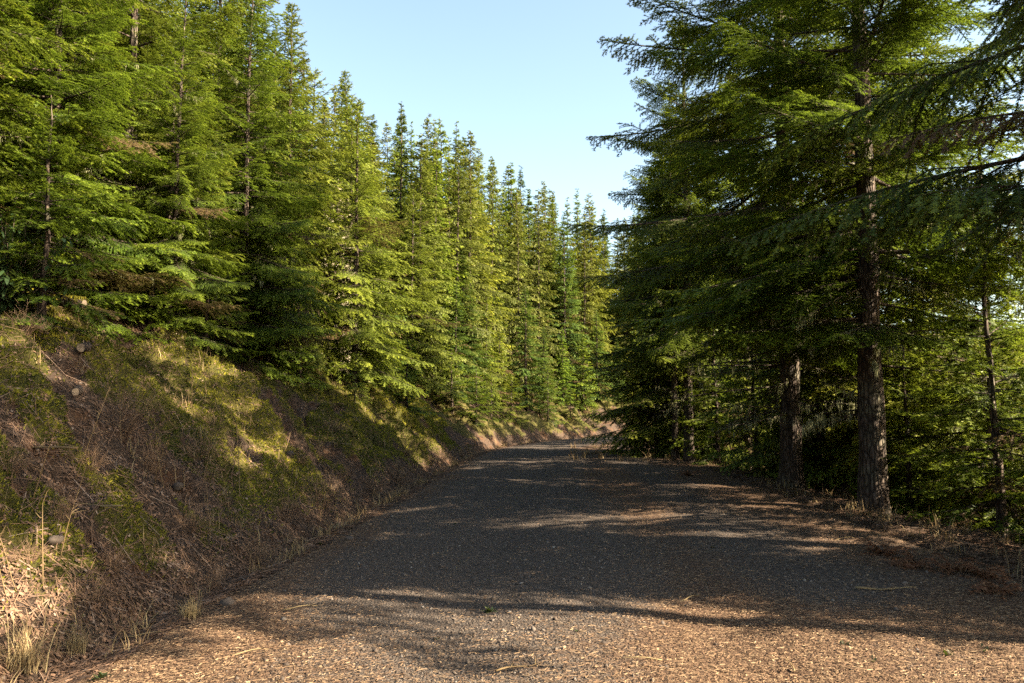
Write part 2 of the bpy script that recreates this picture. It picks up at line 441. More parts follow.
def build_loose():
    r = np.random.default_rng(5)
    # stones
    x, y = road_points(62000, r, 3.0, 40, 1.15)
    d, _ = lateral(x, y)
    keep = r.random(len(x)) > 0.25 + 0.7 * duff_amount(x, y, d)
    x, y = x[keep], y[keep]
    s = np.clip(r.lognormal(math.log(0.0062), 0.5, len(x)), 0.003, 0.026)
    S = np.stack([s * r.uniform(0.8, 1.4, len(x)), s, s * r.uniform(0.5, 0.9, len(x))], 1)
    P = np.stack([x, y, surf(x, y) + s * 0.2], 1)
    o = obj("gravel", scatter("gravel", OCT_V, OCT_T, P, rot_rand(len(x), r, 0.3), S, r.random(len(x)), M["stone"], 0.18, r))
    tag(o, kind="stuff")
    # fallen needles and flakes on the road
    x, y = road_points(480000, r, 3.0, 34, 1.3, HALF + 0.3)
    d, _ = lateral(x, y)
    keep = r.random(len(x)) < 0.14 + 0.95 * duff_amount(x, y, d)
    x, y = x[keep], y[keep]; n = len(x)
    S = np.stack([r.uniform(0.006, 0.022, n), r.uniform(0.0008, 0.0022, n), np.ones(n)], 1)
    flake = r.random(n) < 0.06
    S[flake, 0] = r.uniform(0.004, 0.010, flake.sum()); S[flake, 1] = r.uniform(0.003, 0.008, flake.sum())
    P = np.stack([x, y, surf(x, y) + r.uniform(0.006, 0.018, n)], 1)
    o = obj("fallen_needles", scatter("fallen_needles", QUAD_V, QUAD_T, P, rot_rand(n, r, 0.35), S, r.random(n), M["needles"]))
    tag(o, kind="stuff")
    # litter on bank and right shoulder
    n = 210000
    yy = 3.0 * (48 / 3.0) ** r.random(n)
    side = r.random(n) < 0.78
    off = np.where(side, r.random(n) ** 1.3 * 7.5 + 0.0, -(r.random(n) ** 1.4 * 5.0) - 2 * HALF)
    cx = np.interp(yy, CL[:480, 1], CL[:480, 0])
    xx = cx - HALF - off
    d, _ = lateral(xx, yy)
    mm = moss_mask(xx, yy, d - HALF)
    keep = r.random(n) > 0.5 * mm * side
    xx, yy = xx[keep], yy[keep]; n = len(xx)
    long_ = r.random(n) < 0.45
    S = np.stack([np.where(long_, r.uniform(0.04, 0.17, n), r.uniform(0.006, 0.022, n)), np.where(long_, r.uniform(0.0012, 0.0032, n), r.uniform(0.004, 0.012, n)), np.ones(n)], 1)
    P = np.stack([xx, yy, surf(xx, yy) + r.uniform(0.004, 0.035, n)], 1)
    o = obj("leaf_litter", scatter("leaf_litter", QUAD_V, QUAD_T, P, align(rot_rand(n, r, 0.4), xx, yy), S, np.clip(r.normal(0.40, 0.28, n), 0, 1), M["litter"]))
    tag(o, kind="stuff")
    # moss fuzz
    n = 620000
    yy = 3.0 * (34 / 3.0) ** r.random(n)
    off = r.random(n) * 7.0 + 0.2
    cx = np.interp(yy, CL[:480, 1], CL[:480, 0]); xx = cx - HALF - off
    d, _ = lateral(xx, yy)
    keep = r.random(n) < moss_mask(xx, yy, d - HALF) ** 1.5
    xx, yy = xx[keep], yy[keep]; n = len(xx)
    BV = np.array([[-0.35, 0, -0.2], [0.35, 0, -0.2], [0, 0.25, 1.0]]); BT = np.array([[0, 1, 2]])
    sz = r.uniform(0.012, 0.034, n) * (0.7 + yy / 18)
    P = np.stack([xx, yy, surf(xx, yy)], 1)
    tint = np.clip(fbm(xx, yy, 0.9, 2, 2) * 1.2 - 0.15 + r.normal(0, 0.18, n), 0, 1)
    o = obj("moss", scatter("moss", BV, BT, P, align(rot_rand(n, r, 0.5), xx, yy), sz, tint, M["mossfuzz"]))
    tag(o, kind="stuff")
    # dry grass, in tufts, along ditch and bank and right edge
    S_ = Soup()
    spots = []
    for i in range(620):
        y = 3.2 * (58 / 3.2) ** r.random(); c = np.interp(y, CL[:520, 1], CL[:520, 0])
        if r.random() < 0.72: x = c - HALF - (0.1 + 4.5 * r.random() ** 2.0)
        else: x = c + HALF + 0.1 + 1.1 * r.random(); 
        if y < 6.5 and x > 0: continue
        if y < 9 and r.random() < 0.7: continue
        spots.append((x, y, r.uniform(0.5, 1.0)))
    for i in range(46):      # the pale fringe where the road turns
        p = gp(r.uniform(572, 700), r.uniform(443, 462)); spots.append((p[0], p[1], 1.1))
    for x, y, k in spots:
        nb = int(r.integers(9, 26))
        bx = x + r.normal(0, 0.07, nb); by = y + r.normal(0, 0.07, nb); bz = surf(bx, by) - 0.02
        ln = r.uniform(0.12, 0.42, nb) * k; a = r.random(nb) * 6.283; lean = r.uniform(0.2, 1.1, nb)
        w = r.uniform(0.002, 0.004, nb) * (1 + y / 22)
        t = np.array([0, 0.4, 0.75, 1.0])
        hx = np.cos(a) * lean; hy = np.sin(a) * lean
        px = bx[:, None] + (ln * hx)[:, None] * t ** 1.8; py = by[:, None] + (ln * hy)[:, None] * t ** 1.8
        pz = bz[:, None] + ln[:, None] * (t - 0.45 * lean[:, None] * t ** 2.2)
        side = np.stack([-np.sin(a), np.cos(a), np.zeros(nb)], -1)
        C = np.stack([px, py, pz], -1); wid = w[:, None, None] * np.array([1, 0.85, 0.5, 0.06])[None, :, None]
        V = np.stack([C - side[:, None] * wid, C + side[:, None] * wid], 2).reshape(-1, 3)
        bs = np.arange(nb)[:, None, None] * 8
        q = np.array([[0, 1, 3], [0, 3, 2], [2, 3, 5], [2, 5, 4], [4, 5, 7], [4, 7, 6]])
        S_.add(V, (q[None] + bs).reshape(-1, 3), np.repeat(np.clip(r.normal(0.55, 0.25, nb), 0, 1), 8))
    V, T, A = S_.out()
    tag(obj("dry_grass", mesh_from("dry_grass", V, T, M["straw"], {"tint": A})), kind="stuff")
build_loose()

# ---------------------------------------------------------------- conifers
def unit(v): return v / (np.linalg.norm(v, axis=-1, keepdims=True) + 1e-9)

def make_branch(L, r, lod, droop=0.18, lift=0.16, hang=0.12, bare=0.18, fan=0.40):
    """one bough along +X: spine points, wood tubes, needle triangles"""
    nl, nw, step, sub_step, lat_step = lod
    n = 10
    t = np.linspace(0, 1, n)
    yaw = r.normal(0, 0.05)
    P = np.stack([L * t, L * (yaw * t + 0.05 * r.normal() * t ** 2), L * (-droop * t ** 1.4 + lift * t ** 3.0)], 1)
    S0, S1, W = [], [], []
    def pos(tt): return np.array([np.interp(tt, t, P[:, k]) for k in range(3)])
    def tan(tt):
        return unit(pos(min(1, tt + 0.03)) - pos(max(0, tt - 0.03)))
    laterals = []
    nlat = max(5, int(L * (1 - bare) / lat_step))
    for i in range(nlat):
        tt = bare + (1 - bare) * (i + r.random() * 0.8) / nlat
        if tt > 0.99: continue
        sd = 1 if (i % 2) else -1
        if r.random() < 0.07: continue
        prof = ((1 - tt) ** 0.75) * min(1, (tt - bare + 0.10) * 3.5 + 0.18)
        ll = L * fan * prof * r.uniform(0.65, 1.2) + 0.05
        ang = R(r.uniform(40, 62)) * (1 - 0.35 * tt)
        a = tan(tt); side = unit(np.cross(np.array([0, 0, 1.0]), a)) * sd
        dr = a * math.cos(ang) + side * math.sin(ang); dr = unit(dr + np.array([0, 0, r.normal(0.0, 0.12)]))
        p0 = pos(tt); hg = hang * r.uniform(0.4, 1.6)
        p1 = p0 + dr * ll * 0.5 + np.array([0, 0, -hg * ll * 0.2]); p2 = p0 + dr * ll * 0.97 + np.array([0, 0, -hg * ll])
        laterals.append((p0, p1, p2, ll))
        S0 += [p0 + (p1 - p0) * 0.12, p1]; S1 += [p1, p2]; W += [tt * 0.7, tt * 0.5 + 0.45]
        ns = int(ll / sub_step)
        for j in range(ns):
            u = 0.18 + 0.8 * (j + r.random()) / max(ns, 1)
            q = p0 + (p1 - p0) * 2 * u if u < 0.5 else p1 + (p2 - p1) * 2 * (u - 0.5)
            la = unit(p2 - p0); ls = unit(np.cross(np.array([0, 0, 1.0]), la)) * (1 if j % 2 else -1)
            sl = ll * 0.42 * (1 - u) ** 0.7 * r.uniform(0.6, 1.25) + 0.03
            sdv = unit(la * math.cos(0.85) + ls * math.sin(0.85) + np.array([0, 0, r.normal(-hang * 0.6, 0.16)]))
            S0.append(q); S1.append(q + sdv * sl); W.append(tt * 0.4 + u * 0.5)
    for i in range(n - 1):
        if t[i] > bare: S0.append(P[i]); S1.append(P[i + 1]); W.append(t[i])
    S0 = np.array(S0); S1 = np.array(S1); W = np.array(W)
    ln = np.linalg.norm(S1 - S0, axis=1)
    cnt = np.maximum(2, (ln / step).astype(int))
    idx = np.repeat(np.arange(len(S0)), cnt)
    u = r.random(len(idx))
    ax = unit(S1 - S0)[idx]
    p = S0[idx] + (S1 - S0)[idx] * u[:, None]
    hz = unit(np.cross(ax, np.array([0, 0, 1.0]) + r.normal(0, 0.15, (len(idx), 3))))
    up = np.cross(hz, ax)
    phi = np.where(r.random(len(idx)) < 0.5, 0.0, math.pi) + r.normal(0.0, 0.30, len(idx)) * np.where(r.random(len(idx)) < .5, 1, -1)
    perp = hz * np.cos(phi)[:, None] + up * (np.sin(phi)[:, None] + 0.16)
    al = r.uniform(0.55, 1.1, len(idx))
    nd = unit(ax * np.cos(al)[:, None] + perp * np.sin(al)[:, None])
    le = nl * r.uniform(0.7, 1.25, len(idx))
    wv = ax * (nw * 0.5 * r.uniform(0.7, 1.3, len(idx)))[:, None]
    V = np.stack([p - wv, p + wv, p + nd * le[:, None]], 1).reshape(-1, 3)
    T = np.arange(len(idx) * 3).reshape(-1, 3)
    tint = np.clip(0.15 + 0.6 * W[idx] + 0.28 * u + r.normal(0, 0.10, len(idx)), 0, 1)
    # wood: spine plus the larger laterals
    rad0 = 0.0085 * L + 0.004
    wd = Soup()
    v, f = tube(P, rad0 * (1 - 0.86 * t), 5, False); wd.add(v, f)
    for p0, p1, p2, ll in laterals:
        if ll > 0.28 and nl < 0.07:
            v, f = tube(np.array([p0, p1, p2]), np.array([0.0065, 0.005, 0.002]) * (0.5 + ll), 3, False); wd.add(v, f)
    wv_, wt_, _ = wd.out()
    return dict(L=L, V=V, T=T, tint=np.repeat(tint, 3), wv=wv_, wt=wt_, P=P)

#          needle length, width, step, sub-twig spacing, lateral spacing
LOD_NEAR = (0.040, 0.0150, 0.0040, 0.060, 0.070)
LOD_MID = (0.054, 0.021, 0.0048, 0.10, 0.095)
LOD_FAR = (0.080, 0.042, 0.0085, 0.16, 0.14)

def branch_set(lod, seed, lengths, per=2, **kw):
    r = np.random.default_rng(seed)
    return [make_branch(L, r, lod, **kw) for L in lengths for _ in range(per)]

def roll_pitch_yaw(roll, pitch, yaw):
    cr, sr = math.cos(roll), math.sin(roll); cp, sp = math.cos(pitch), math.sin(pitch); cy, sy = math.cos(yaw), math.sin(yaw)
    Rx = np.array([[1, 0, 0], [0, cr, -sr], [0, sr, cr]])
    Ry = np.array([[cp, 0, -sp], [0, 1, 0], [sp, 0, cp]])      # positive pitch lifts the tip
    Rz = np.array([[cy, -sy, 0], [sy, cy, 0], [0, 0, 1]])
    return Rz @ Ry @ Rx

def make_tree(name, seed, H, r0, Lmax, base, bset, foliage, barkm, whorl=0.42, per=(4, 6), shape=0.85, low=-0.12, top=0.75,
              miss=0.10, dead=14, lichen=0, sides=14, ragged=0.22, belly=0.12, tilt_low=None, tipdrop=0.0):
    """trunk mesh (with limbs) and crown mesh, base at the origin"""
    r = np.random.default_rng(seed)
    wood = Soup(); crown = Soup(); lich = Soup()
    nz = 26
    z = np.concatenate([[-0.6, -0.1, 0.15, 0.4], np.linspace(0.8, H, nz)])
    wx = np.cumsum(r.normal(0, 0.012, len(z))) * (z > 1); wy = np.cumsum(r.normal(0, 0.012, len(z))) * (z > 1)
    rad = r0 * np.clip(1 - z / H, 0, 1) ** 0.85 + 0.006
    rad = rad * (1 + 0.85 * np.exp(-np.clip(z + 0.1, 0, None) / 0.30))
    v, f = tube(np.stack([wx, wy, z], 1), rad, sides)
    k = len(z) * sides
    th = np.tile(np.arange(sides), len(z)); ring = np.repeat(np.arange(len(z)), sides)
    wob = 1 + 0.16 * np.sin(th * 2 * math.pi / sides * 3 + r.random() * 6 + ring * 0.25) * np.exp(-z[ring] / 1.2) + r.normal(0, 0.045, k)
    c = np.stack([wx, wy, z], 1)[ring]
    v[:k] = c + (v[:k] - c) * wob[:, None]
    wood.add(v, f)
    def trunk_at(h): return np.array([np.interp(h, z, wx), np.interp(h, z, wy), h])
    Ls = np.array([b["L"] for b in bset])
    h = base; phase = r.random() * 6.28
    while h < H - 0.12:
        q = (h - base) / (H - base)                     # 0 at crown base, 1 at tip
        prof = (1 - q) ** shape * (1 - belly * math.exp(-q * 9)) 
        nb = int(r.integers(per[0], per[1] + 1)); phase += 2.4 + r.normal(0, 0.4)
        for i in range(nb):
            if r.random() < miss: continue
            hh = h + r.uniform(-0.16, 0.16)
            if hh > H - 0.05: continue
            L = max(0.16, Lmax * prof * r.uniform(1 - 2.2 * ragged, 1 + ragged) + 0.10)
            cand = np.argsort(np.abs(np.log(Ls / L)))[:2]
            b = bset[int(r.choice(cand))]
            s = L / b["L"]
            pit = low + (top - low) * q ** 1.4 + r.normal(0, 0.09)
            Rm = roll_pitch_yaw(r.normal(0, 0.22), pit, phase + i * 2 * math.pi / nb + r.normal(0, 0.22))
            o = trunk_at(hh)
            tv = (b["V"] * s) @ Rm.T + o
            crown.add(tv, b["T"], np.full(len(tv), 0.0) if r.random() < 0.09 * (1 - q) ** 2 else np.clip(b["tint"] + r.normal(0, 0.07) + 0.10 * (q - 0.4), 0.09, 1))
            wood.add((b["wv"] * s) @ Rm.T + o, b["wt"])
            if lichen and r.random() < lichen * (1 - q):
                bp = (b["P"] * s) @ Rm.T + o
                m = int(r.integers(5, 14)); u = r.uniform(0.12, 0.75, m)
                pp = np.stack([np.interp(u, np.linspace(0, 1, len(bp)), bp[:, k_]) for k_ in range(3)], 1)
                lich.add(*_strands(pp, r))
        h += whorl * r.uniform(0.75, 1.25) * (1 - 0.45 * q)
    # bare dead limbs below the crown
    for i in range(dead):
        hh = r.uniform(0.12 * H * 0.5 + 0.6, max(base + 1.6, 0.3 * H)); ya = r.random() * 6.28
        L = Lmax * r.uniform(0.22, 0.62); t = np.linspace(0, 1, 6)
        P = np.stack([L * t, L * 0.08 * r.normal() * t ** 2, L * (-0.22 * t + r.normal(0, 0.06) * t ** 2)], 1)
        Rm = roll_pitch_yaw(0, r.normal(0.02, 0.2), ya); o = trunk_at(hh)
        W = P @ Rm.T + o
        v, f = tube(W, (0.007 * L + 0.006) * (1 - 0.8 * t), 5, False); wood.add(v, f)
        for j in range(int(r.integers(3, 9))):
            u = r.uniform(0.2, 0.95); p0 = np.array([np.interp(u, t, W[:, k_]) for k_ in range(3)])
            dv = unit(W[-1] - W[0]) * 0.6 + r.normal(0, 0.5, 3); e = p0 + unit(dv) * L * r.uniform(0.1, 0.35)
            v, f = tube(np.array([p0, (p0 + e) / 2 + r.normal(0, 0.015, 3), e]), np.array([0.006, 0.004, 0.0015]), 3, False); wood.add(v, f)
        if lichen:
            m = int(r.integers(8, 22)); u = r.uniform(0.1, 1.0, m)
            pp = np.stack([np.interp(u, t, W[:, k_]) for k_ in range(3)], 1)
            lich.add(*_strands(pp, r))
    V, T, A = wood.out()
    out = {"H": H, "r0": r0, "trunk": mesh_from(name + "_trunk", V, T, barkm, None, True)}
    V, T, A = crown.out()
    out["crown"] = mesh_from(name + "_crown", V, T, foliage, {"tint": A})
    out["tris"] = len(T)
    if lich.n:
        V, T, A = lich.out(); out["lichen"] = mesh_from(name + "_lichen", V, T, M["lichen"], {"tint": A})
    return out

def _strands(pp, r):
    """wispy hanging lichen below points"""
    V = []; 
    for p in pp:
        m = int(r.integers(4, 10))
        ln = r.uniform(0.04, 0.22, m) * r.uniform(0.6, 1.3); a = r.random(m) * 6.28; w = r.uniform(0.004, 0.010, m)
        q = p + r.normal(0, 0.02, (m, 3))
        d = np.stack([np.cos(a), np.sin(a), np.zeros(m)], 1)
        V.append(np.stack([q - d * w[:, None], q + d * w[:, None], q + np.stack([r.normal(0, 0.02, m), r.normal(0, 0.02, m), -ln], 1)], 1).reshape(-1, 3))
    V = np.concatenate(V); n = len(V) // 3
    return V, np.arange(n * 3).reshape(-1, 3), np.repeat(r.random(n), 3)

BN = branch_set(LOD_NEAR, 21, (0.3, 0.7, 1.3, 2.1, 3.2, 4.4), 3, droop=0.26, lift=0.14, hang=0.30, bare=0.10)
BH = branch_set(LOD_NEAR, 22, (0.3, 0.7, 1.4, 2.4, 3.6), 2, droop=0.10, lift=-0.10, hang=0.75, bare=0.16, fan=0.36)
BM = branch_set(LOD_MID, 23, (0.25, 0.6, 1.1, 1.8, 2.7, 3.6), 4, droop=0.30, lift=0.10, bare=0.06, hang=0.42, fan=0.42)
BF = branch_set(LOD_FAR, 24, (0.25, 0.6, 1.1, 1.8, 2.6, 3.3), 4, droop=0.32, lift=0.08, bare=0.05, hang=0.45, fan=0.42)

VAR = {}
# big road-side firs on the right
VAR["big_a"] = make_tree("big_fir", 31, 17.0, 0.225, 4.8, 4.0, BN, M["fir"], M["bark"], 0.50, (4, 6), 0.72, -0.05, 0.7, 0.14, 22, 0.6, belly=0.40, ragged=0.26)
VAR["big_c"] = make_tree("spreading_fir", 46, 17.5, 0.22, 4.9, 4.0, BN, M["fir"], M["bark"], 0.54, (4, 7), 0.55, -0.16, 0.75, 0.20, 34, 0.7, belly=0.42, ragged=0.20)
VAR["high"] = make_tree("high_crowned_fir", 47, 15.5, 0.15, 2.7, 7.2, BM, M["fir"], M["bark"], 0.42, (5, 7), 0.75, -0.12, 0.7, 0.08, 10, belly=0.2)
VAR["big_b"] = make_tree("tall_fir", 32, 16.0, 0.24, 4.1, 2.6, BN, M["fir_blue"], M["bark"], 0.48, (4, 6), 0.78, -0.08, 0.7, 0.14, 24, 0.6, belly=0.35, ragged=0.26)
VAR["droop"] = make_tree("drooping_hemlock", 33, 14.0, 0.22, 3.9, 4.3, BH, M["fir_blue"], M["bark"], 0.48, (4, 6), 0.8, 0.05, 0.6, 0.12, 8, 0.25, belly=0.3, ragged=0.26)
VAR["hill_a"] = make_tree("hill_fir", 34, 12.5, 0.11, 3.5, 0.4, BN, M["fir"], M["bark"], 0.45, (5, 7), 0.85, -0.14, 0.75, 0.10, 12, 0.15)
VAR["hill_b"] = make_tree("open_hill_fir", 45, 12.0, 0.12, 3.1, 1.6, BN, M["fir_pale"], M["bark"], 0.46, (3, 6), 0.75, -0.10, 0.75, 0.16, 22, 0.25, ragged=0.30)
def many(prefix, n, seed, H, r0, Lmax, base, bset, mats, per, shape, **kw):
    q = np.random.default_rng(seed)
    for i in range(n):
        VAR[f"{prefix}_{'abcdefgh'[i]}"] = make_tree(prefix + "_fir", seed + 10 * i, H * q.uniform(0.9, 1.1), r0, Lmax * q.uniform(0.82, 1.18), base * q.uniform(0.3, 3.0), bset, M[mats[i % len(mats)]], M["bark"],
            q.uniform(0.36, 0.50), per, shape * q.uniform(0.78, 1.15), q.uniform(-0.25, -0.05), q.uniform(0.6, 0.9), q.uniform(0.06, 0.18), 8, ragged=q.uniform(0.18, 0.32), **kw)
many("mid", 6, 500, 13.5, 0.12, 3.2, 0.4, BM, ["fir", "fir_pale", "fir_blue"], (5, 7), 0.88)
many("far", 8, 700, 15.0, 0.11, 2.4, 0.5, BF, ["fir", "fir_brown", "fir_blue", "fir_pale"], (5, 8), 0.98, sides=8)
VAR["dead_fir"] = make_tree("bleached_fir", 44, 8.0, 0.09, 1.5, 0.3, BF, M["dead"], M["bark_grey"], 0.34, (4, 6), 0.7, -0.30, 0.6, 0.12, 6, 0.5, sides=8)
# young ones
VAR["young_a"] = make_tree("young_fir", 42, 3.4, 0.045, 1.35, 0.15, [b for b in BN if b["L"] < 2.2], M["fir"], M["bark"], 0.26, (4, 6), 0.9, -0.05, 0.7, 0.10, 0, sides=8)
VAR["young_b"] = make_tree("young_hemlock", 43, 4.2, 0.05, 1.5, 0.2, [b for b in BH if b["L"] < 2.5], M["fir_pale"], M["bark"], 0.22, (4, 6), 0.85, 0.0, 0.6, 0.12, 0, 0.2, sides=8)
for k_, v_ in VAR.items(): print("VAR", k_, v_["tris"])

def plant(kind, name, x, y, label, cat="tree", group=None, H=None, rz=None, wide=1.0, sink=0.15, lean=0.0):
    v = VAR[kind]
    s = (H / v["H"]) if H else 1.0
    root = empty(name, (x, y, float(surf(x, y)[0]) - sink), random.random() * 6.28 if rz is None else rz, (s * wide, s * wide, s))
    if lean: root.rotation_euler[1] = lean
    tag(root, label, cat, group)
    for part in ("trunk", "crown", "lichen"):
        if part in v:
            o = obj(part, v[part], root)
            if part == "lichen": o["kind"] = "stuff"
    return root

ORD = ["first", "second", "third", "fourth", "fifth", "sixth", "seventh", "eighth", "ninth", "tenth", "eleventh", "twelfth", "thirteenth",
       "fourteenth", "fifteenth", "sixteenth", "seventeenth", "eighteenth", "nineteenth", "twentieth", "twenty-first", "twenty-second",
       "twenty-third", "twenty-fourth", "twenty-fifth", "twenty-sixth", "twenty-seventh", "twenty-eighth", "twenty-ninth", "thirtieth",
       "thirty-first", "thirty-second", "thirty-third", "thirty-fourth", "thirty-fifth", "thirty-sixth", "thirty-seventh", "thirty-eighth", "thirty-ninth", "fortieth"]

def project(x, y, z):
    c, s = math.cos(PITCH), math.sin(PITCH)
    dy = y; dz = z - EYE
    depth = dy * c + dz * s; up = -dy * s + dz * c
    return 512 + F * x / depth, 341.5 - F * up / depth

def top_limit(x, y, z0):
    """tallest tree at (x, y) whose tip stays under the skyline of the hill"""
    px = 512 + F * x / y
    env = np.interp(px, [-200, 180, 240, 330, 400, 450, 500, 560, 600, 700], [-420, -60, -5, 62, 98, 112, 150, 180, 195, 215])
    h = 40.0
    for k in range(6):
        dz = (412 - env) / F * y
        h = EYE + dz - z0
    return h

# ---- right side, named by hand
plant("big_a", "fir_tree", 6.05, 13.5, "thick rough-barked fir with sunlit furrows, nearest big trunk on the right shoulder", group="big firs along the right shoulder", H=14.5, rz=0.4, wide=1.15)
plant("big_c", "fir_tree", 6.05, 17.4, "straight dark-trunked fir just beyond the thickest trunk, boughs reaching over road", group="big firs along the right shoulder", H=17.5, rz=2.6)
plant("big_a", "fir_tree", 5.8, 26.3, "slim straight fir standing alone on the shoulder before the road bend", group="big firs along the right shoulder", H=16, rz=1.2, wide=0.75)
plant("mid_b", "fir_tree", 5.5, 29.6, "lichen-pale fir with feathery low boughs on the inside of the bend", group="big firs along the right shoulder", H=11, wide=1.25, rz=0.3)
plant("mid_a", "fir_tree", 6.6, 31.5, "green fir tucked behind the lichen-pale one at the inside of the bend", group="big firs along the right shoulder", H=12, wide=1.1)
plant("droop", "hemlock_tree", 7.0, 8.8, "dark drooping hemlock whose boughs hang into the top right corner", group="hemlocks on the right", H=14, rz=2.0, wide=1.15)

def KW(k):
    if k == "big_b": return "dark fir"
    if k == "hill_a": return "bright green fir"
    if k == "hill_b": return "open pale green fir"
    t_, c_ = k.split("_"); q = "abcdefgh".index(c_)
    return (["green fir", "yellow-green fir", "bushy dark fir"][q % 3]) if t_ == "mid" else (["slim green fir", "thin brownish fir", "full dark fir", "pale sunlit fir"][q % 4])
# ---- right forest on the falling slope
def right_forest():
    r = np.random.default_rng(77)
    rows = [("second row down the right slope", 4.0, 4.6, "second"), ("third row down the right slope", 8.0, 4.8, "third"), ("fourth row down the right slope", 13, 5.0, "fourth"),
            ("lowest row down the right slope", 19.0, 5.6, "lowest")]
    for rn, off, sp, _ in rows:
        y = 1.0 + r.random() * 2; i = 0
        while y < 62:
            yy = y + r.normal(0, 0.5); c = np.interp(yy, CL[:560, 1], CL[:560, 0]); sl = 0.0515 + 0.00093 * max(0, yy - 24) ** 2
            nx = 1 / math.sqrt(1 + sl * sl)
            o = off + r.normal(0, 0.8)
            x = c + (HALF + o) * nx; yq = yy - (HALF + o) * nx * sl
            y += sp * r.uniform(0.8, 1.3)
            if yq + 0.268 * x < 10.6 or x / max(yq, 1) > 2.2: continue
            if off < 5 and yq < 22 and r.random() < 0.5: continue
            if math.hypot(x - 6.05, yq - 13.5) < 2.2 or math.hypot(x - 6.05, yq - 17.4) < 2: continue
            far = math.hypot(x, yq)
            if far < 16: k = random.choice(["big_b", "hill_a", "hill_b"])
            elif far < 34: k = "mid_" + random.choice("abcdef")
            else: k = "far_" + random.choice("abcdefgh")
            kind_word = KW(k)
            plant(k, "hemlock_tree" if k == "droop" else "fir_tree", x, yq, f"{kind_word}, {ORD[i]} from the viewer in the {rn}", group="firs down the right slope", H=r.uniform(8.5, 12.5) if off < 5 else r.uniform(6.0, 9.5), wide=r.uniform(0.85, 1.2), lean=r.normal(0, 0.02))
            i += 1
right_forest()
def bend_firs():
    r = np.random.default_rng(83)
    for i in range(9):
        k = np.searchsorted(CL[:, 1], 39) + i * 13
        o = HALF + r.uniform(1.6, 4.2); x, y = CL[k] - CLN[k] * o
        plant("high" if i < 4 else "far_" + "acfg"[i % 4], "fir_tree", x, y, f"tall fir crowding the inside of the bend, {ORD[i]} along the road after the paler firs", group="firs on the inside of the bend", H=r.uniform(11, 15), wide=1.1)
    for i, (x, y) in enumerate([(5.6, 27.6), (6.5, 28.6), (6.2, 33.2), (7.4, 25.2)]):
        plant("high", "fir_tree", x, y, f"slim bare-stemmed fir crowded near the slim straight fir, {ORD[i]} of four", group="slim firs before the bend", H=[12.5, 13.5, 13, 14][i], wide=0.95)
bend_firs()
for i, (x, y, k, h_, w_) in enumerate([(7.4, 7.0, "big_b", 14.5, 0.85), (8.9, 6.3, "mid_f", 14, 0.8), (10.8, 5.9, "mid_a", 14, 0.85)]):  # firs added outside the view to shade the near road and bank
    plant(k, "fir_tree", x, y, f"shade-casting fir added beyond the drooping hemlock, {ORD[i]} one down the slope to its right", group="firs down the right slope", H=h_, wide=w_)
plant("high", "fir_tree", 8.3, 4.5, "unseen high-crowned fir added beyond the right shoulder to shade the left bank", H=16.5)  # added out of view, crown kept high to shade the bank, not the road
for x, y, k, h_, w_, lab in [(8.9, 14.8, "hill_b", 9.5, 1.0, "fir paled as if sunlit, right behind the thickest trunk, filling the gap to its right"), (8.0, 21.5, "mid_b", 12.0, 1.1, "yellow-green fir in the gap between the straight dark trunk and the slim one"),  # pale needles behind the thickest trunk stand in for sunlight there
                             (8.4, 18.2, "mid_e", 11.0, 1.0, "green fir filling the gap between the two biggest trunks"), (7.4, 29.0, "mid_d", 12.0, 1.1, "pale green fir behind the slim straight fir at the bend")]:
    plant(k, "fir_tree", x, y, lab, group="firs filling the gaps on the right", H=h_, wide=w_)

# ---- young trees under the right-hand firs
def understory():
    r = np.random.default_rng(78)
    spots = [(7.4, 9.8), (8.6, 11.6), (7.9, 13.2), (9.6, 10.2), (7.7, 15.6), (8.2, 18.6), (9.5, 16.2), (7.3, 20.4), (7.0, 23.0), (8.6, 22.0), (7.5, 25.4), (10.6, 13.0), (10.8, 18.5), (6.7, 28.0), (9.2, 26.0), (11.5, 23.0), (11.8, 15.5), (10.2, 8.6), (8.0, 10.9), (9.0, 13.4), (7.2, 11.9), (9.2, 15.0), (8.6, 17.4), (7.2, 18.9), (10.0, 20.5), (12.0, 18.0), (7.9, 21.6), (13.0, 20.5), (8.0, 29.5), (6.4, 25.0)]
    spots.sort(key=lambda p: p[1])
    for i, (x, y) in enumerate(spots):
        k = "young_a" if i % 2 else "young_b"  # the pale needles of young_b brighten the understory in place of sun
        plant(k, "young_fir" if i % 2 else "young_hemlock", x, y, ("bright green young fir" if i % 2 else "pale feathery young hemlock") + f", {ORD[i]} from the viewer below the right-hand trunks",
              group="young trees below the right-hand firs", H=r.uniform(2.4, 5.4), wide=r.uniform(0.85, 1.2), sink=0.05)
understory()

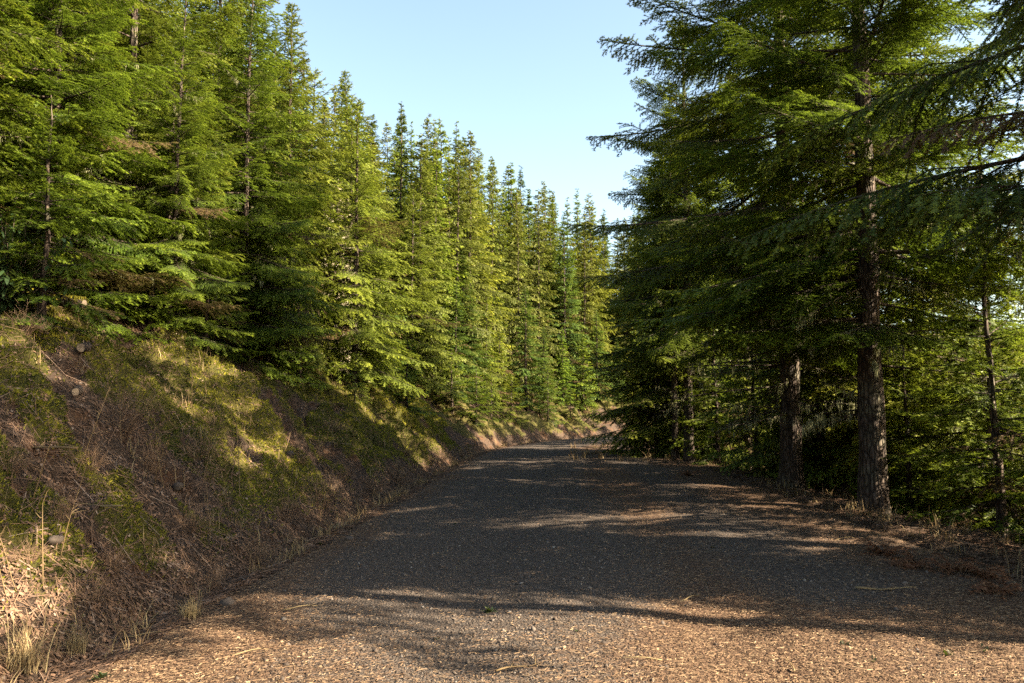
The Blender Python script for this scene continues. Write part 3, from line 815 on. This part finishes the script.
# ---- left hill
plant("young_a", "young_fir", -6.3, 10.6, "short bright fir low on the near left bank, branches hanging over moss", group="firs at the foot of the hill", H=3.2, sink=0.05)
plant("hill_a", "fir_tree", -8.6, 10.4, "bright fir whose boughs lean in from beyond the left edge, nearest on the hill", group="firs at the foot of the hill", H=11.0, rz=5.1, wide=1.1)
plant("hill_a", "fir_tree", -11.3, 12.6, "tall bright fir behind the pale-stemmed one, filling the upper left corner", group="firs at the foot of the hill", H=13.0, rz=3.1, wide=1.1)
for px, py, h_, lab in [(205, 345, 2.6, "small bushy fir on the bank edge left of the dark full-skirted fir"), (268, 376, 2.2, "small bushy fir at the foot of the dark full-skirted fir"), (300, 384, 1.8, "smallest bushy fir on the bank before the bleached fir"), (452, 414, 3.0, "bushy young fir on the open patch of bank before the bend, nearer one"), (476, 424, 2.6, "bushy young fir low on the bank at the bend, farther one"), (150, 325, 1.9, "low bushy fir on the bank below the bare sunlit limbs")]:
    gx, gy, gz = gp(px, py); plant("young_a", "young_fir", gx, gy, lab, group="bushy firs on the near bank edge", H=h_, wide=1.25, sink=0.05)
plant("hill_a", "fir_tree", -7.7, 13.0, "fir with pale slender stem at the left edge, bright boughs reaching out", group="firs at the foot of the hill", H=9.0, rz=0.6, wide=1.1)
plant("hill_a", "fir_tree", -9.6, 15.3, "tall fir with dark bare stem and sunlit boughs at the upper left", group="firs at the foot of the hill", H=13, rz=2.2)
plant("hill_b", "fir_tree", -9.0, 18.2, "tall fir with bare sunlit limbs, behind the pale-stemmed fir", group="firs at the foot of the hill", H=13.5, rz=4.0)
plant("hill_a", "fir_tree", -6.3, 18.4, "dark full-skirted fir whose lowest boughs sweep the bank top", group="firs at the foot of the hill", H=10.0, rz=1.0, wide=0.95)
plant("mid_a", "fir_tree", -8.3, 21.5, "broad bright fir rising to the skyline's upper left end", group="firs at the foot of the hill", H=13.0, wide=1.05)
plant("mid_b", "fir_tree", -6.7, 23.5, "bright yellow-green fir between the dark full-skirted fir and the bleached one", group="firs at the foot of the hill", H=11.0)
plant("dead_fir", "dead_fir", -6.1, 27.4, "bleached tan half-dead fir standing on the bank top", group="firs at the foot of the hill", H=7.0)
plant("mid_b", "fir_tree", -4.6, 36.5, "sunlit yellow-green fir with boughs down to the bank above the bend", group="firs at the foot of the hill", H=9.5, wide=1.1)

def left_forest():
    r = np.random.default_rng(79)
    taken = [(-7.7, 13), (-9.6, 15.3), (-9, 18.2), (-6.3, 18.4), (-8.3, 21.5), (-6.7, 23.5), (-4.6, 36.5), (-6.1, 27.4)]
    rows = [("front row along the bank top", 4.7, 1.9), ("second row up the left hill", 6.7, 1.9), ("third row up the left hill", 8.9, 1.6), ("fourth row up the left hill", 11.4, 1.65),
            ("fifth row up the left hill", 14.4, 1.9), ("topmost row up the left hill", 18.0, 2.4)]
    for rn, off, sp in rows:
        s = CLS[np.searchsorted(CL[:, 1], 10)] + r.random() * 2; i = 0
        s_end = s + (100 if off < 12 else 88)
        while s < s_end:
            k = min(np.searchsorted(CLS, s), len(CL) - 1)
            o = off + r.normal(0, 0.75)
            x, y = CL[k] + CLN[k] * (HALF + o)
            s += sp * r.uniform(0.75, 1.3) * (1.0 if y < 45 else 1.25)
            if any(math.hypot(x - a, y - b) < 1.45 for a, b in taken): continue
            px = 512 + F * x / max(y, 1)
            if px < -140 or px > 760: continue
            z0 = float(surf(x, y)[0])
            lim = top_limit(x, y, z0)
            H = r.uniform(9.0, 16.0)
            if lim < H: H = lim * r.uniform(0.82, 1.06)
            elif lim < 17 : H = min(lim, 17) * r.uniform(0.82, 1.04)
            if H < 4: continue
            far = math.hypot(x, y)
            if far < 19: kd = random.choice(["hill_a", "hill_b", "hill_a"])
            elif far < 34: kd = "mid_" + random.choice("abcdef")
            else: kd = "far_" + random.choice("abcdefgh")
            w = KW(kd)
            plant(kd, "fir_tree", x, y, f"{w}, {ORD[min(i, 39)]} from the viewer in the {rn}", group="firs up the left hill", H=H, wide=r.uniform(0.82, 1.2), lean=r.normal(0, 0.022))
            taken.append((x, y)); i += 1
left_forest()
def far_stand():
    r = np.random.default_rng(84)
    for i in range(60):
        k = min(np.searchsorted(CL[:, 1], 37) + int(i * 3), len(CL) - 1)
        o = HALF + [5.6, 9.0, 12.5, 7.2][i % 4] + r.normal(0, 0.7); x, y = CL[k] + CLN[k] * o
        kd = "far_" + random.choice("abcdefgh")
        H = min(r.uniform(9, 15), top_limit(x, y, float(surf(x, y)[0])) * r.uniform(0.75, 0.98))
        if H < 4: continue
        plant(kd, "fir_tree", x, y, f"{KW(kd)} in the crowded stand above the bend, {ORD[i // 4]} of the {('front', 'third', 'rear', 'second')[i % 4]} rank", group="firs crowded above the bend", H=H, wide=r.uniform(1.0, 1.35), lean=r.normal(0, 0.02))
far_stand()
def bend_front():
    r = np.random.default_rng(85)
    for i in range(12):
        k = min(np.searchsorted(CL[:, 1], 38) + int(i * 9), len(CL) - 1)
        o = HALF + r.uniform(2.9, 3.9); x, y = CL[k] + CLN[k] * o
        plant("far_" + "cgae"[i % 4], "fir_tree", x, y, f"short broad fir on the cut bank round the bend, {ORD[i]} from the viewer", group="short firs on the bank round the bend", H=r.uniform(4.5, 8.0), wide=r.uniform(1.3, 1.7))
bend_front()
def young_left():
    r = np.random.default_rng(81); pts = []
    for i in range(30):
        k = np.searchsorted(CL[:, 1], 22) + int(i * 6 + r.integers(0, 5))
        o = HALF + (r.uniform(2.2, 4.6) if i < 10 else r.uniform(1.3, 4.0)); p = CL[k] + CLN[k] * o; pts.append(p)
    for i, (x, y) in enumerate(pts):
        plant("young_a" if i % 3 else "young_b", "young_fir", x, y, f"low young fir, {ORD[i]} from the viewer of those dotted along the cut bank", group="young firs on the cut bank", H=r.uniform(1.2, 3.2) * (1 if i < 10 else 1.25), wide=r.uniform(0.9, 1.3), sink=0.05)
young_left()

# ---------------------------------------------------------------- low plants, twigs, logs
def make_shrub(name, seed, rad, hgt, n, stiff=0.5):
    """a tangle of dry stems"""
    r = np.random.default_rng(seed); S = Soup()
    for i in range(n):
        a = r.random() * 6.283; q = r.random() ** 0.6
        b = np.array([math.cos(a), math.sin(a), 0]) * rad * 0.25 * q
        tip = np.array([math.cos(a) * rad * q, math.sin(a) * rad * q, hgt * r.uniform(0.35, 1.0) * (1.15 - 0.6 * q)])
        t = np.linspace(0, 1, 5)[:, None]
        bow = r.normal(0, 0.06, 3) * (1 - stiff)
        P = b + (tip - b) * t + bow * np.sin(t * math.pi) + np.array([0, 0, -0.25 * hgt * q]) * t ** 3
        P[0, 2] = -0.06
        rr = r.uniform(0.0016, 0.0034)
        tn = float(np.clip(r.normal(0.5, 0.25), 0, 1))
        v, f = tube(P, rr * (1 - 0.75 * t[:, 0]), 3, False); S.add(v, f, np.full(len(v), tn))
        for j in range(int(r.integers(2, 6))):
            u = r.uniform(0.3, 0.95); p0 = np.array([np.interp(u, t[:, 0], P[:, k]) for k in range(3)])
            e = p0 + unit(unit(tip - b) + r.normal(0, 0.6, 3)) * hgt * r.uniform(0.08, 0.3)
            v, f = tube(np.array([p0, (p0 + e) / 2 + r.normal(0, 0.008, 3), e]), np.array([0.0016, 0.0012, 0.0005]), 3, False)
            S.add(v, f, np.full(len(v), min(1, tn + 0.15)))
    V, T, A = S.out()
    return mesh_from(name, V, T, M["brush"], {"tint": A})

def make_stalk(name, seed, hgt):
    r = np.random.default_rng(seed); S = Soup()
    lean = r.normal(0, 0.22, 2)
    t = np.linspace(0, 1, 7)
    P = np.stack([lean[0] * hgt * t + 0.02 * np.sin(t * 5 + seed), lean[1] * hgt * t, hgt * t - 0.06], 1)
    v, f = tube(P, 0.0052 * (1 - 0.6 * t) * (0.7 + hgt * 0.4), 5); S.add(v, f, np.full(len(v), 0.5))
    for j in range(int(r.integers(4, 10))):
        u = r.uniform(0.35, 1.0); p0 = np.array([np.interp(u, t, P[:, k]) for k in range(3)])
        e = p0 + unit(np.array([r.normal(0, 0.6), r.normal(0, 0.6), r.uniform(0.4, 1.0)])) * r.uniform(0.05, 0.2) * hgt
        v, f = tube(np.array([p0, (p0 + e) / 2 + r.normal(0, 0.01, 3), e]), np.array([0.003, 0.0024, 0.001]), 3, False); S.add(v, f, np.full(len(v), r.uniform(0.3, 0.9)))
    V, T, A = S.out()
    return mesh_from(name, V, T, M["straw"], {"tint": A})

def make_fern(name, seed, n=11, mat=None, arch=1.0):
    r = np.random.default_rng(seed); S = Soup()
    for i in range(n):
        a = r.random() * 6.283; L = r.uniform(0.35, 0.75)
        t = np.linspace(0, 1, 9); h = np.array([math.cos(a), math.sin(a), 0])
        el = r.uniform(0.3, 1.1)
        P = h * (L * math.cos(el) * t + 0.12 * L * t ** 2)[:, None] + np.array([0, 0, 1.0]) * (L * math.sin(el) * t - arch * L * 0.6 * t ** 2.2)[:, None]
        v, f = tube(P, 0.003 * (1 - 0.8 * t), 3, False); S.add(v, f, np.full(len(v), 0.4))
        sd = np.array([-h[1], h[0], 0])
        for j in range(26):
            u = 0.15 + 0.85 * j / 26; p0 = np.array([np.interp(u, t, P[:, k]) for k in range(3)])
            pl = L * 0.26 * (1 - u) ** 0.8 * min(1, u * 3.5) + 0.012
            for sg in (-1, 1):
                tip = p0 + (sd * sg + h * 0.35 + np.array([0, 0, r.normal(-0.25, 0.3)])) * pl * r.uniform(0.6, 1.1)
                w = h * 0.012 + np.array([0, 0, r.normal(0, 0.004)])
                S.add(np.array([p0 - w, p0 + w, tip]), np.array([[0, 1, 2]]), np.full(3, np.clip(r.normal(0.55, 0.25), 0, 1)))
    V, T, A = S.out()
    return mesh_from(name, V, T, mat or M["rust"], {"tint": A})

def leaf(p, d, up, L, W, S, tint):
    sd = unit(np.cross(d, up)); u2 = np.cross(sd, d)
    V = np.array([p, p + d * L * 0.35 + sd * W - u2 * 0.1 * W, p + d * L * 0.35 - sd * W - u2 * 0.1 * W, p + d * L * 0.72 + sd * W * 0.75 - u2 * 0.12 * L, p + d * L * 0.72 - sd * W * 0.75 - u2 * 0.12 * L, p + d * L - u2 * 0.25 * L])
    S.add(V, np.array([[0, 2, 1], [1, 2, 4], [1, 4, 3], [3, 4, 5]]), np.full(6, tint))

def make_weed(name, seed, n=9, size=0.05, mat=None):
    r = np.random.default_rng(seed); S = Soup()
    for i in range(n):
        a = r.random() * 6.283; el = r.uniform(0.1, 1.2)
        d = np.array([math.cos(a) * math.cos(el), math.sin(a) * math.cos(el), math.sin(el)])
        leaf(np.array([r.normal(0, 0.012), r.normal(0, 0.012), -0.005]), d, np.array([0, 0, 1.0]), size * r.uniform(0.6, 1.4), size * r.uniform(0.10, 0.24), S, float(np.clip(r.normal(0.55, 0.25), 0, 1)))
    V, T, A = S.out()
    return mesh_from(name, V, T, mat or M["weed"], {"tint": A})

def make_broadleaf(seed):
    r = np.random.default_rng(seed); S = Soup(); W = Soup()
    for i in range(60):
        a = r.random() * 6.283; hgt = r.uniform(0.4, 1.5); out = r.uniform(0.1, 0.9)
        t = np.linspace(0, 1, 6)
        P = np.stack([math.cos(a) * out * t ** 1.3, math.sin(a) * out * t ** 1.3, hgt * t - 0.1], 1) + r.normal(0, 0.02, (6, 3))
        v, f = tube(P, 0.011 * (1 - 0.7 * t), 5, False); W.add(v, f)
        for u in (0.3, 0.45, 0.6, 0.75, 0.88, 1.0):
            p0 = np.array([np.interp(u, t, P[:, k]) for k in range(3)])
            for j in range(int(r.integers(4, 9))):
                b = r.random() * 6.283; el = r.uniform(-0.9, 0.4)
                leaf(p0 + r.normal(0, 0.03, 3), np.array([math.cos(b) * math.cos(el), math.sin(b) * math.cos(el), math.sin(el)]), np.array([0, 0, 1.0]), r.uniform(0.09, 0.16), r.uniform(0.016, 0.028), S, float(np.clip(r.normal(0.5, 0.25), 0, 1)))
    V, T, A = W.out(); wm = mesh_from("broadleaf_stems", V, T, M["bark"])
    V, T, A = S.out(); lm = mesh_from("broadleaf_leaves", V, T, M["broadleaf"], {"tint": A})
    return wm, lm

def make_stick(name, seed, L, rad, forks=3):
    r = np.random.default_rng(seed); S = Soup()
    t = np.linspace(0, 1, 8)
    P = np.stack([L * (t - 0.5), L * 0.08 * np.sin(t * r.uniform(2, 5) + r.random() * 6), 0.012 + 0.02 * np.abs(np.sin(t * 3 + seed))], 1)
    v, f = tube(P, rad * (1 - 0.7 * t), 6); S.add(v, f, np.full(len(v), r.uniform(0.3, 0.9)))
    for j in range(forks):
        u = r.uniform(0.25, 0.9); p0 = np.array([np.interp(u, t, P[:, k]) for k in range(3)])
        e = p0 + np.array([r.uniform(0.3, 0.8), r.choice([-1, 1]) * r.uniform(0.4, 0.9), r.uniform(0.0, 0.35)]) * L * r.uniform(0.12, 0.3)
        v, f = tube(np.array([p0, (p0 + e) / 2, e]), np.array([rad * 0.55, rad * 0.45, rad * 0.15]), 4, False); S.add(v, f, np.full(len(v), r.uniform(0.3, 0.9)))
    V, T, A = S.out()
    return mesh_from(name, V, T, M["straw"], {"tint": A})

def place(name, me, x, y, label, cat, group=None, rz=None, s=1.0, dz=0.0, tilt=(0, 0)):
    o = obj(name, me); o.location = (x, y, float(surf(x, y)[0]) + dz)
    o.rotation_euler = (tilt[0], tilt[1], random.random() * 6.28 if rz is None else rz); o.scale = (s, s, s)
    return tag(o, label, cat, group)

def low_things():
    r = np.random.default_rng(90)
    shrubs = [make_shrub("dry_shrub", 200 + i, rad, h, n) for i, (rad, h, n) in enumerate([(0.42, 0.5, 80), (0.55, 0.42, 100), (0.32, 0.62, 60), (0.5, 0.75, 90)])]
    pts = [gp(px, py)[:2] for px, py in [(372, 492), (345, 480), (300, 462), (205, 455), (215, 590), (250, 560), (190, 530), (30, 560), (60, 520), (95, 600), (10, 470), (330, 430), (405, 455), (430, 462), (120, 430), (90, 470), (150, 470), (285, 520), (320, 505), (395, 480)]]
    for i in range(16):
        y = r.uniform(6, 34); c = np.interp(y, CL[:480, 1], CL[:480, 0]); pts.append((c - HALF - 0.5 - 4.0 * r.random() ** 1.4, y))
    pts.sort(key=lambda p: p[1])
    for i, (x, y) in enumerate(pts):
        place("dry_shrub", shrubs[i % 4], x, y, f"dry brown twiggy shrub, {ORD[i]} of its kind from the viewer along the left bank", "shrub", "dry shrubs on the left bank", s=r.uniform(0.7, 1.1) * (0.62 if y < 8.5 else 1.0))
    stalks = [make_stalk("dry_stalk", 230 + i, h) for i, h in enumerate([0.55, 0.75, 0.95, 0.65])]
    pts = [gp(px, py)[:2] for px, py in [(25, 600), (12, 610), (42, 585), (105, 540), (150, 490), (165, 490), (60, 560), (205, 470), (210, 540), (240, 500), (275, 470), (300, 440), (350, 460), (380, 470), (390, 475), (30, 500), (75, 480), (128, 520), (330, 470), (255, 430), (5, 560), (180, 430)]]
    for i in range(12):
        y = r.uniform(8, 26); c = np.interp(y, CL[:480, 1], CL[:480, 0]); pts.append((c - HALF - 0.4 - 3.5 * r.random(), y))
    pts.sort(key=lambda p: p[1])
    for i, (x, y) in enumerate(pts):
        place("dry_stalk", stalks[int(r.integers(4))], x, y, f"dry straw-coloured stalk, {ORD[i]} of its kind from the viewer on the left bank", "stalk", "dry stalks on the left bank", s=r.uniform(0.7, 1.2), tilt=(r.normal(0, 0.15), r.normal(0, 0.15)))
    x, y, z = gp(1021, 590)
    o = place("dry_stalk", stalks[2], x, y, "single pale bare stalk leaning at the far right edge of the shoulder", "stalk", rz=0.3, s=0.55, tilt=(0.05, -0.12))
    ferns = [make_fern("dead_fern", 250 + i) for i in range(3)]
    fp = sorted([gp(px, py)[:2] for px, py in [(885, 556), (915, 566), (950, 572), (985, 580), (1005, 592), (690, 476)]], key=lambda p: p[1])
    for i, (x, y) in enumerate(fp):
        place("dead_fern", ferns[i % 3], x, y, f"rust-brown dead fern, {ORD[i]} from the viewer along the right shoulder edge", "fern", "dead ferns on the right shoulder", s=r.uniform(0.55, 0.8))
    weeds = [make_weed("weed", 270 + i, n, sz) for i, (n, sz) in enumerate([(44, 0.05), (12, 0.035), (16, 0.03)])]
    wl = [(490, 612, 0, 1.2, "dark leafy weed clump just before the shadow edge in mid road"), (577, 632, 1, 0.9, "small bright weed in the sunlit gravel below the dark leafy clump"),
          (872, 662, 1, 1.2, "tiny bright weed sprig in the sunlit gravel left of the two-leaf weeds"), (948, 655, 2, 1.6, "broad yellow-green weed with several leaves on sunlit gravel at right"),
          (984, 652, 1, 1.6, "upright single-leaf weed at the right end of the sunlit gravel"), (846, 645, 2, 1.2, "small flat weed on the shadow edge at right"), (436, 640, 2, 0.8, "pale tiny weed in sunlit gravel left of the dark leafy clump"),
          (575, 508, 2, 1.0, "little weed in a light streak halfway along the road"), (455, 524, 2, 1.0, "little weed near the left wheel track halfway along the road"), (320, 545, 2, 1.6, "green weed at the left road edge against the bank"),
          (712, 548, 2, 1.0, "tiny weed in the shaded right half of the road"), (100, 680, 0, 1.3, "bright green mossy weed at the foot of the pale grass tuft")]
    for px, py, k, s_, lab in wl:
        x, y, z = gp(px, py); place("weed", weeds[k], x, y, lab, "weed", "weeds growing in the gravel", s=s_)
    sticks = [make_stick("fallen_stick", 290 + i, L, rd, fk) for i, (L, rd, fk) in enumerate([(0.42, 0.008, 2), (0.6, 0.010, 3), (0.3, 0.006, 1), (1.1, 0.016, 4)])]
    sl = [(150, 637, 2, 0.2, 1, "thin pale stick at the shadow edge by the left ditch"), (118, 642, 0, 2.2, 1, "reddish stick tilted across the left ditch edge"), (520, 670, 0, 0.7, 0.8, "forked pale stick at the bottom middle of the sunlit gravel"),
          (250, 655, 2, 0.4, 0.8, "short stick lying in the sunlit gravel at lower left"), (640, 662, 2, 2.9, 0.9, "short dark stick in sunlit gravel right of the forked one"), (885, 590, 1, 0.1, 0.9, "long thin stick lying in shade below the dead ferns"),
          (690, 600, 2, 0.6, 0.9, "small stick on the shaded road right of centre"), (300, 610, 2, 0.3, 0.9, "small stick by the long shadow on the left of the road"), (735, 515, 0, 1.9, 1, "bent stick on the right half of the road before the dark trunk"),
          (845, 540, 2, 0.2, 1, "thin stick on the shoulder below the thickest trunk"), (790, 668, 2, 1.3, 0.8, "short stick at lower right in sunlit gravel"), (215, 440, 1, 2.4, 1.0, "grey stick lying on the moss of the middle bank"),
          (95, 510, 1, 2.9, 1.0, "bleached stick lying across the lower left bank"), (130, 460, 1, 2.5, 0.8, "thin bleached stick above the bleached one on the lower left bank"), (40, 450, 3, 2.6, 0.9, "long fallen branch at the left edge, below the logs"), (330, 405, 3, 2.3, 1.0, "long fallen branch near the bank top left of the bleached fir")]
    for px, py, k, rz, s_, lab in sl:
        x, y, z = gp(px, py); place("fallen_stick", sticks[k], x, y, lab, "stick", "sticks fallen on the ground", rz=rz, s=s_)
    # bank stones
    for i, (px, py, s_, lab) in enumerate([(178, 490, 0.07, "small grey stone half sunk in the litter of the left bank"), (55, 545, 0.055, "grey stone among dry stalks at the lower left"), (228, 605, 0.06, "pale stone at the ditch edge by the brown shrub"), (290, 455, 0.07, "grey stone on the middle bank between shrubs"), (350, 540, 0.05, "tiny stone at the foot of the bank")]):
        q = np.random.default_rng(310 + i)
        th = np.linspace(0, math.pi, 9); ph = np.linspace(0, 2 * math.pi, 13)[:-1]
        TH, PH = np.meshgrid(th, ph, indexing="ij")
        V = np.stack([np.sin(TH) * np.cos(PH) * 1.3, np.sin(TH) * np.sin(PH), np.cos(TH) * 0.7], -1)
        nz_ = 1 + 0.22 * np.sin(V[..., 0] * 3.1 + i) * np.cos(V[..., 1] * 2.7 + i * 2) + 0.12 * np.sin(V[..., 2] * 6 + V[..., 0] * 5)
        V = (V * nz_[..., None]).reshape(-1, 3) * s_
        Tq = grid(9, 12); ex = (np.arange(8)[:, None] * 12 + np.array([[11]])).ravel()
        Tq = np.concatenate([Tq, np.stack([ex, ex + 12, ex + 1, ex - 11], 1)])
        me = mesh_from("bank_stone", V, Tq, M["stone"], {"tint": np.full(len(V), 0.35)}, True, 4)
        x, y, z = gp(px, py); place("bank_stone", me, x, y, lab, "stone", dz=s_ * 0.2)
    # logs
    def log(name, px, py, L, rad, rz, pitch, lab, mossy):
        t = np.linspace(0, 1, 12); q = np.random.default_rng(int(px))
        P = np.stack([L * (t - 0.5), 0.03 * np.sin(t * 4), 0 * t], 1)
        v, f = tube(P, rad * (1 - 0.25 * t) * (1 + q.normal(0, 0.04, 12)), 14)
        root = empty(name, (0, 0, 0)); x, y, z = gp(px, py); root.location = (x, y, z + rad * 0.15); root.rotation_euler = (0, pitch, rz)
        obj("bark", mesh_from(name, v, f, M["bark"], None, True), root)
        for e, sg in ((P[0], -1), (P[-1], 1)):
            k = np.arange(16); rr = rad * (0.92 if sg < 0 else 0.69)
            rings = np.concatenate([[[e[0] + sg * 0.006, e[1], 0]], np.stack([np.full(16, e[0] + sg * 0.004), e[1] + rr * np.cos(k * math.pi / 8), rr * np.sin(k * math.pi / 8)], 1)])
            Tf = np.stack([np.zeros(16, int), 1 + k, 1 + (k + 1) % 16], 1)
            obj("cut_end", mesh_from("cut_end", rings, Tf, M["wood_end"]), root)
        if mossy:
            n = 2600; u = q.random(n); a = q.normal(math.pi / 2, 0.75, n)
            p = np.stack([L * (u - 0.5), rad * 0.93 * np.cos(a), rad * 0.9 * np.sin(a)], 1)
            BV = np.array([[-0.35, 0, -0.2], [0.35, 0, -0.2], [0, 0.25, 1.0]])
            obj("moss_cover", scatter("moss_cover", BV, np.array([[0, 1, 2]]), p, rot_rand(n, q, 0.6), q.uniform(0.015, 0.04, n), q.random(n), M["mossfuzz"]), root)
        tag(root, lab, "log", "logs on the left bank")
    log("fallen_log", 84, 349, 0.7, 0.075, -1.1, 0.1, "short cut log on the upper left bank with its pale end facing the road", False)
    log("fallen_log", 76, 391, 0.6, 0.06, -1.0, 0.1, "smaller cut log below the other cut log on the left bank", False)
    log("fallen_log", 25, 298, 1.9, 0.085, -0.15, 0.14, "mossy fallen log beside the pale-stemmed fir at the left edge", True)
    # straw tuft bottom left
    S = Soup(); nb = 170
    for i in range(nb):
        a = r.random() * 6.283; L = r.uniform(0.15, 0.42); lean = r.uniform(0.25, 1.0); t = np.linspace(0, 1, 5)
        h = np.array([math.cos(a), math.sin(a), 0]); sd = np.array([-h[1], h[0], 0])
        C = h * (L * lean * t ** 1.6)[:, None] + np.array([0, 0, 1.0]) * (L * (t - 0.6 * lean * t ** 2.2))[:, None] + np.array([r.normal(0, 0.05), r.normal(0, 0.05), -0.02])
        w = 0.0028 * np.array([1, 0.9, 0.7, 0.4, 0.05])
        V = np.stack([C - sd * w[:, None], C + sd * w[:, None]], 1).reshape(-1, 3)
        T = np.concatenate([[[2 * k, 2 * k + 1, 2 * k + 3], [2 * k, 2 * k + 3, 2 * k + 2]] for k in range(4)])
        S.add(V, T, np.full(len(V), np.clip(r.normal(0.8, 0.2), 0, 1)))
    V, T, A = S.out(); tm = mesh_from("grass_tuft", V, T, M["straw"], {"tint": A})
    for px, py, s_, lab in [(22, 668, 1.15, "pale straw grass tuft in the bottom left corner by the ditch"), (75, 655, 0.7, "smaller straw tuft between the corner tuft and the road"), (190, 618, 0.65, "drooping grey-green grass tuft at the foot of the bank")]:
        x, y, z = gp(px, py); place("grass_tuft", tm, x, y, lab, "grass tuft", s=s_)
    wm, lm = make_broadleaf(330)
    for px, py, s_, lab in [(8, 312, 1.0, "broad-leaved glossy evergreen shrub under the firs at the left edge"), (120, 300, 0.6, "smaller broad-leaved shrub right of the pale-stemmed fir")]:
        x, y, z = gp(px, py); root = empty("evergreen_shrub", (x, y, z), random.random() * 6, (s_,) * 3)
        obj("stem", wm, root); obj("leaves", lm, root); tag(root, lab, "shrub", "broad-leaved shrubs on the left bank")
low_things()

# ---------------------------------------------------------------- world, sun, camera
def light_and_camera():
    w = bpy.data.worlds.new("World"); sc.world = w; w.use_nodes = True
    nt = w.node_tree; bg = nt.nodes["Background"]
    sky = nt.nodes.new("ShaderNodeTexSky"); sky.sky_type = "NISHITA"; sky.sun_disc = False
    sky.sun_elevation = SUN_EL; sky.sun_rotation = SUN_AZ
    sky.air_density = 1.0; sky.dust_density = 1.6; sky.ozone_density = 0.2
    mul = nt.nodes.new("ShaderNodeMix"); mul.data_type = "RGBA"; mul.blend_type = "MULTIPLY"; mul.inputs[0].default_value = 1.0
    mul.inputs[7].default_value = (1.07, 1.05, 0.96, 1); nt.links.new(sky.outputs[0], mul.inputs[6])
    nt.links.new(mul.outputs[2], bg.inputs[0]); bg.inputs[1].default_value = 0.061
    l = bpy.data.lights.new("sun", "SUN"); l.energy = 5.0; l.angle = R(0.5); l.color = (1.0, 0.86, 0.66)
    o = link(bpy.data.objects.new("sun", l))
    o.rotation_euler = (R(90) - SUN_EL, 0, math.pi - SUN_AZ)
    o.location = (20, -3, 20)
    c = bpy.data.cameras.new("camera"); c.lens = 28; c.sensor_width = 36; c.clip_end = 2000
    co = link(bpy.data.objects.new("camera", c)); co.location = (0, 0, EYE); co.rotation_euler = (R(90) + PITCH, 0, 0)
    sc.camera = co
    sc.view_settings.view_transform = "Standard"; sc.view_settings.look = "None"
    sc.view_settings.exposure = 2.8; sc.view_settings.gamma = 1.0
    sc.cycles.max_bounces = 7; sc.cycles.diffuse_bounces = 2; sc.cycles.sample_clamp_indirect = 0.45; sc.cycles.transmission_bounces = 5
light_and_camera()
sc.cycles.use_denoising = False
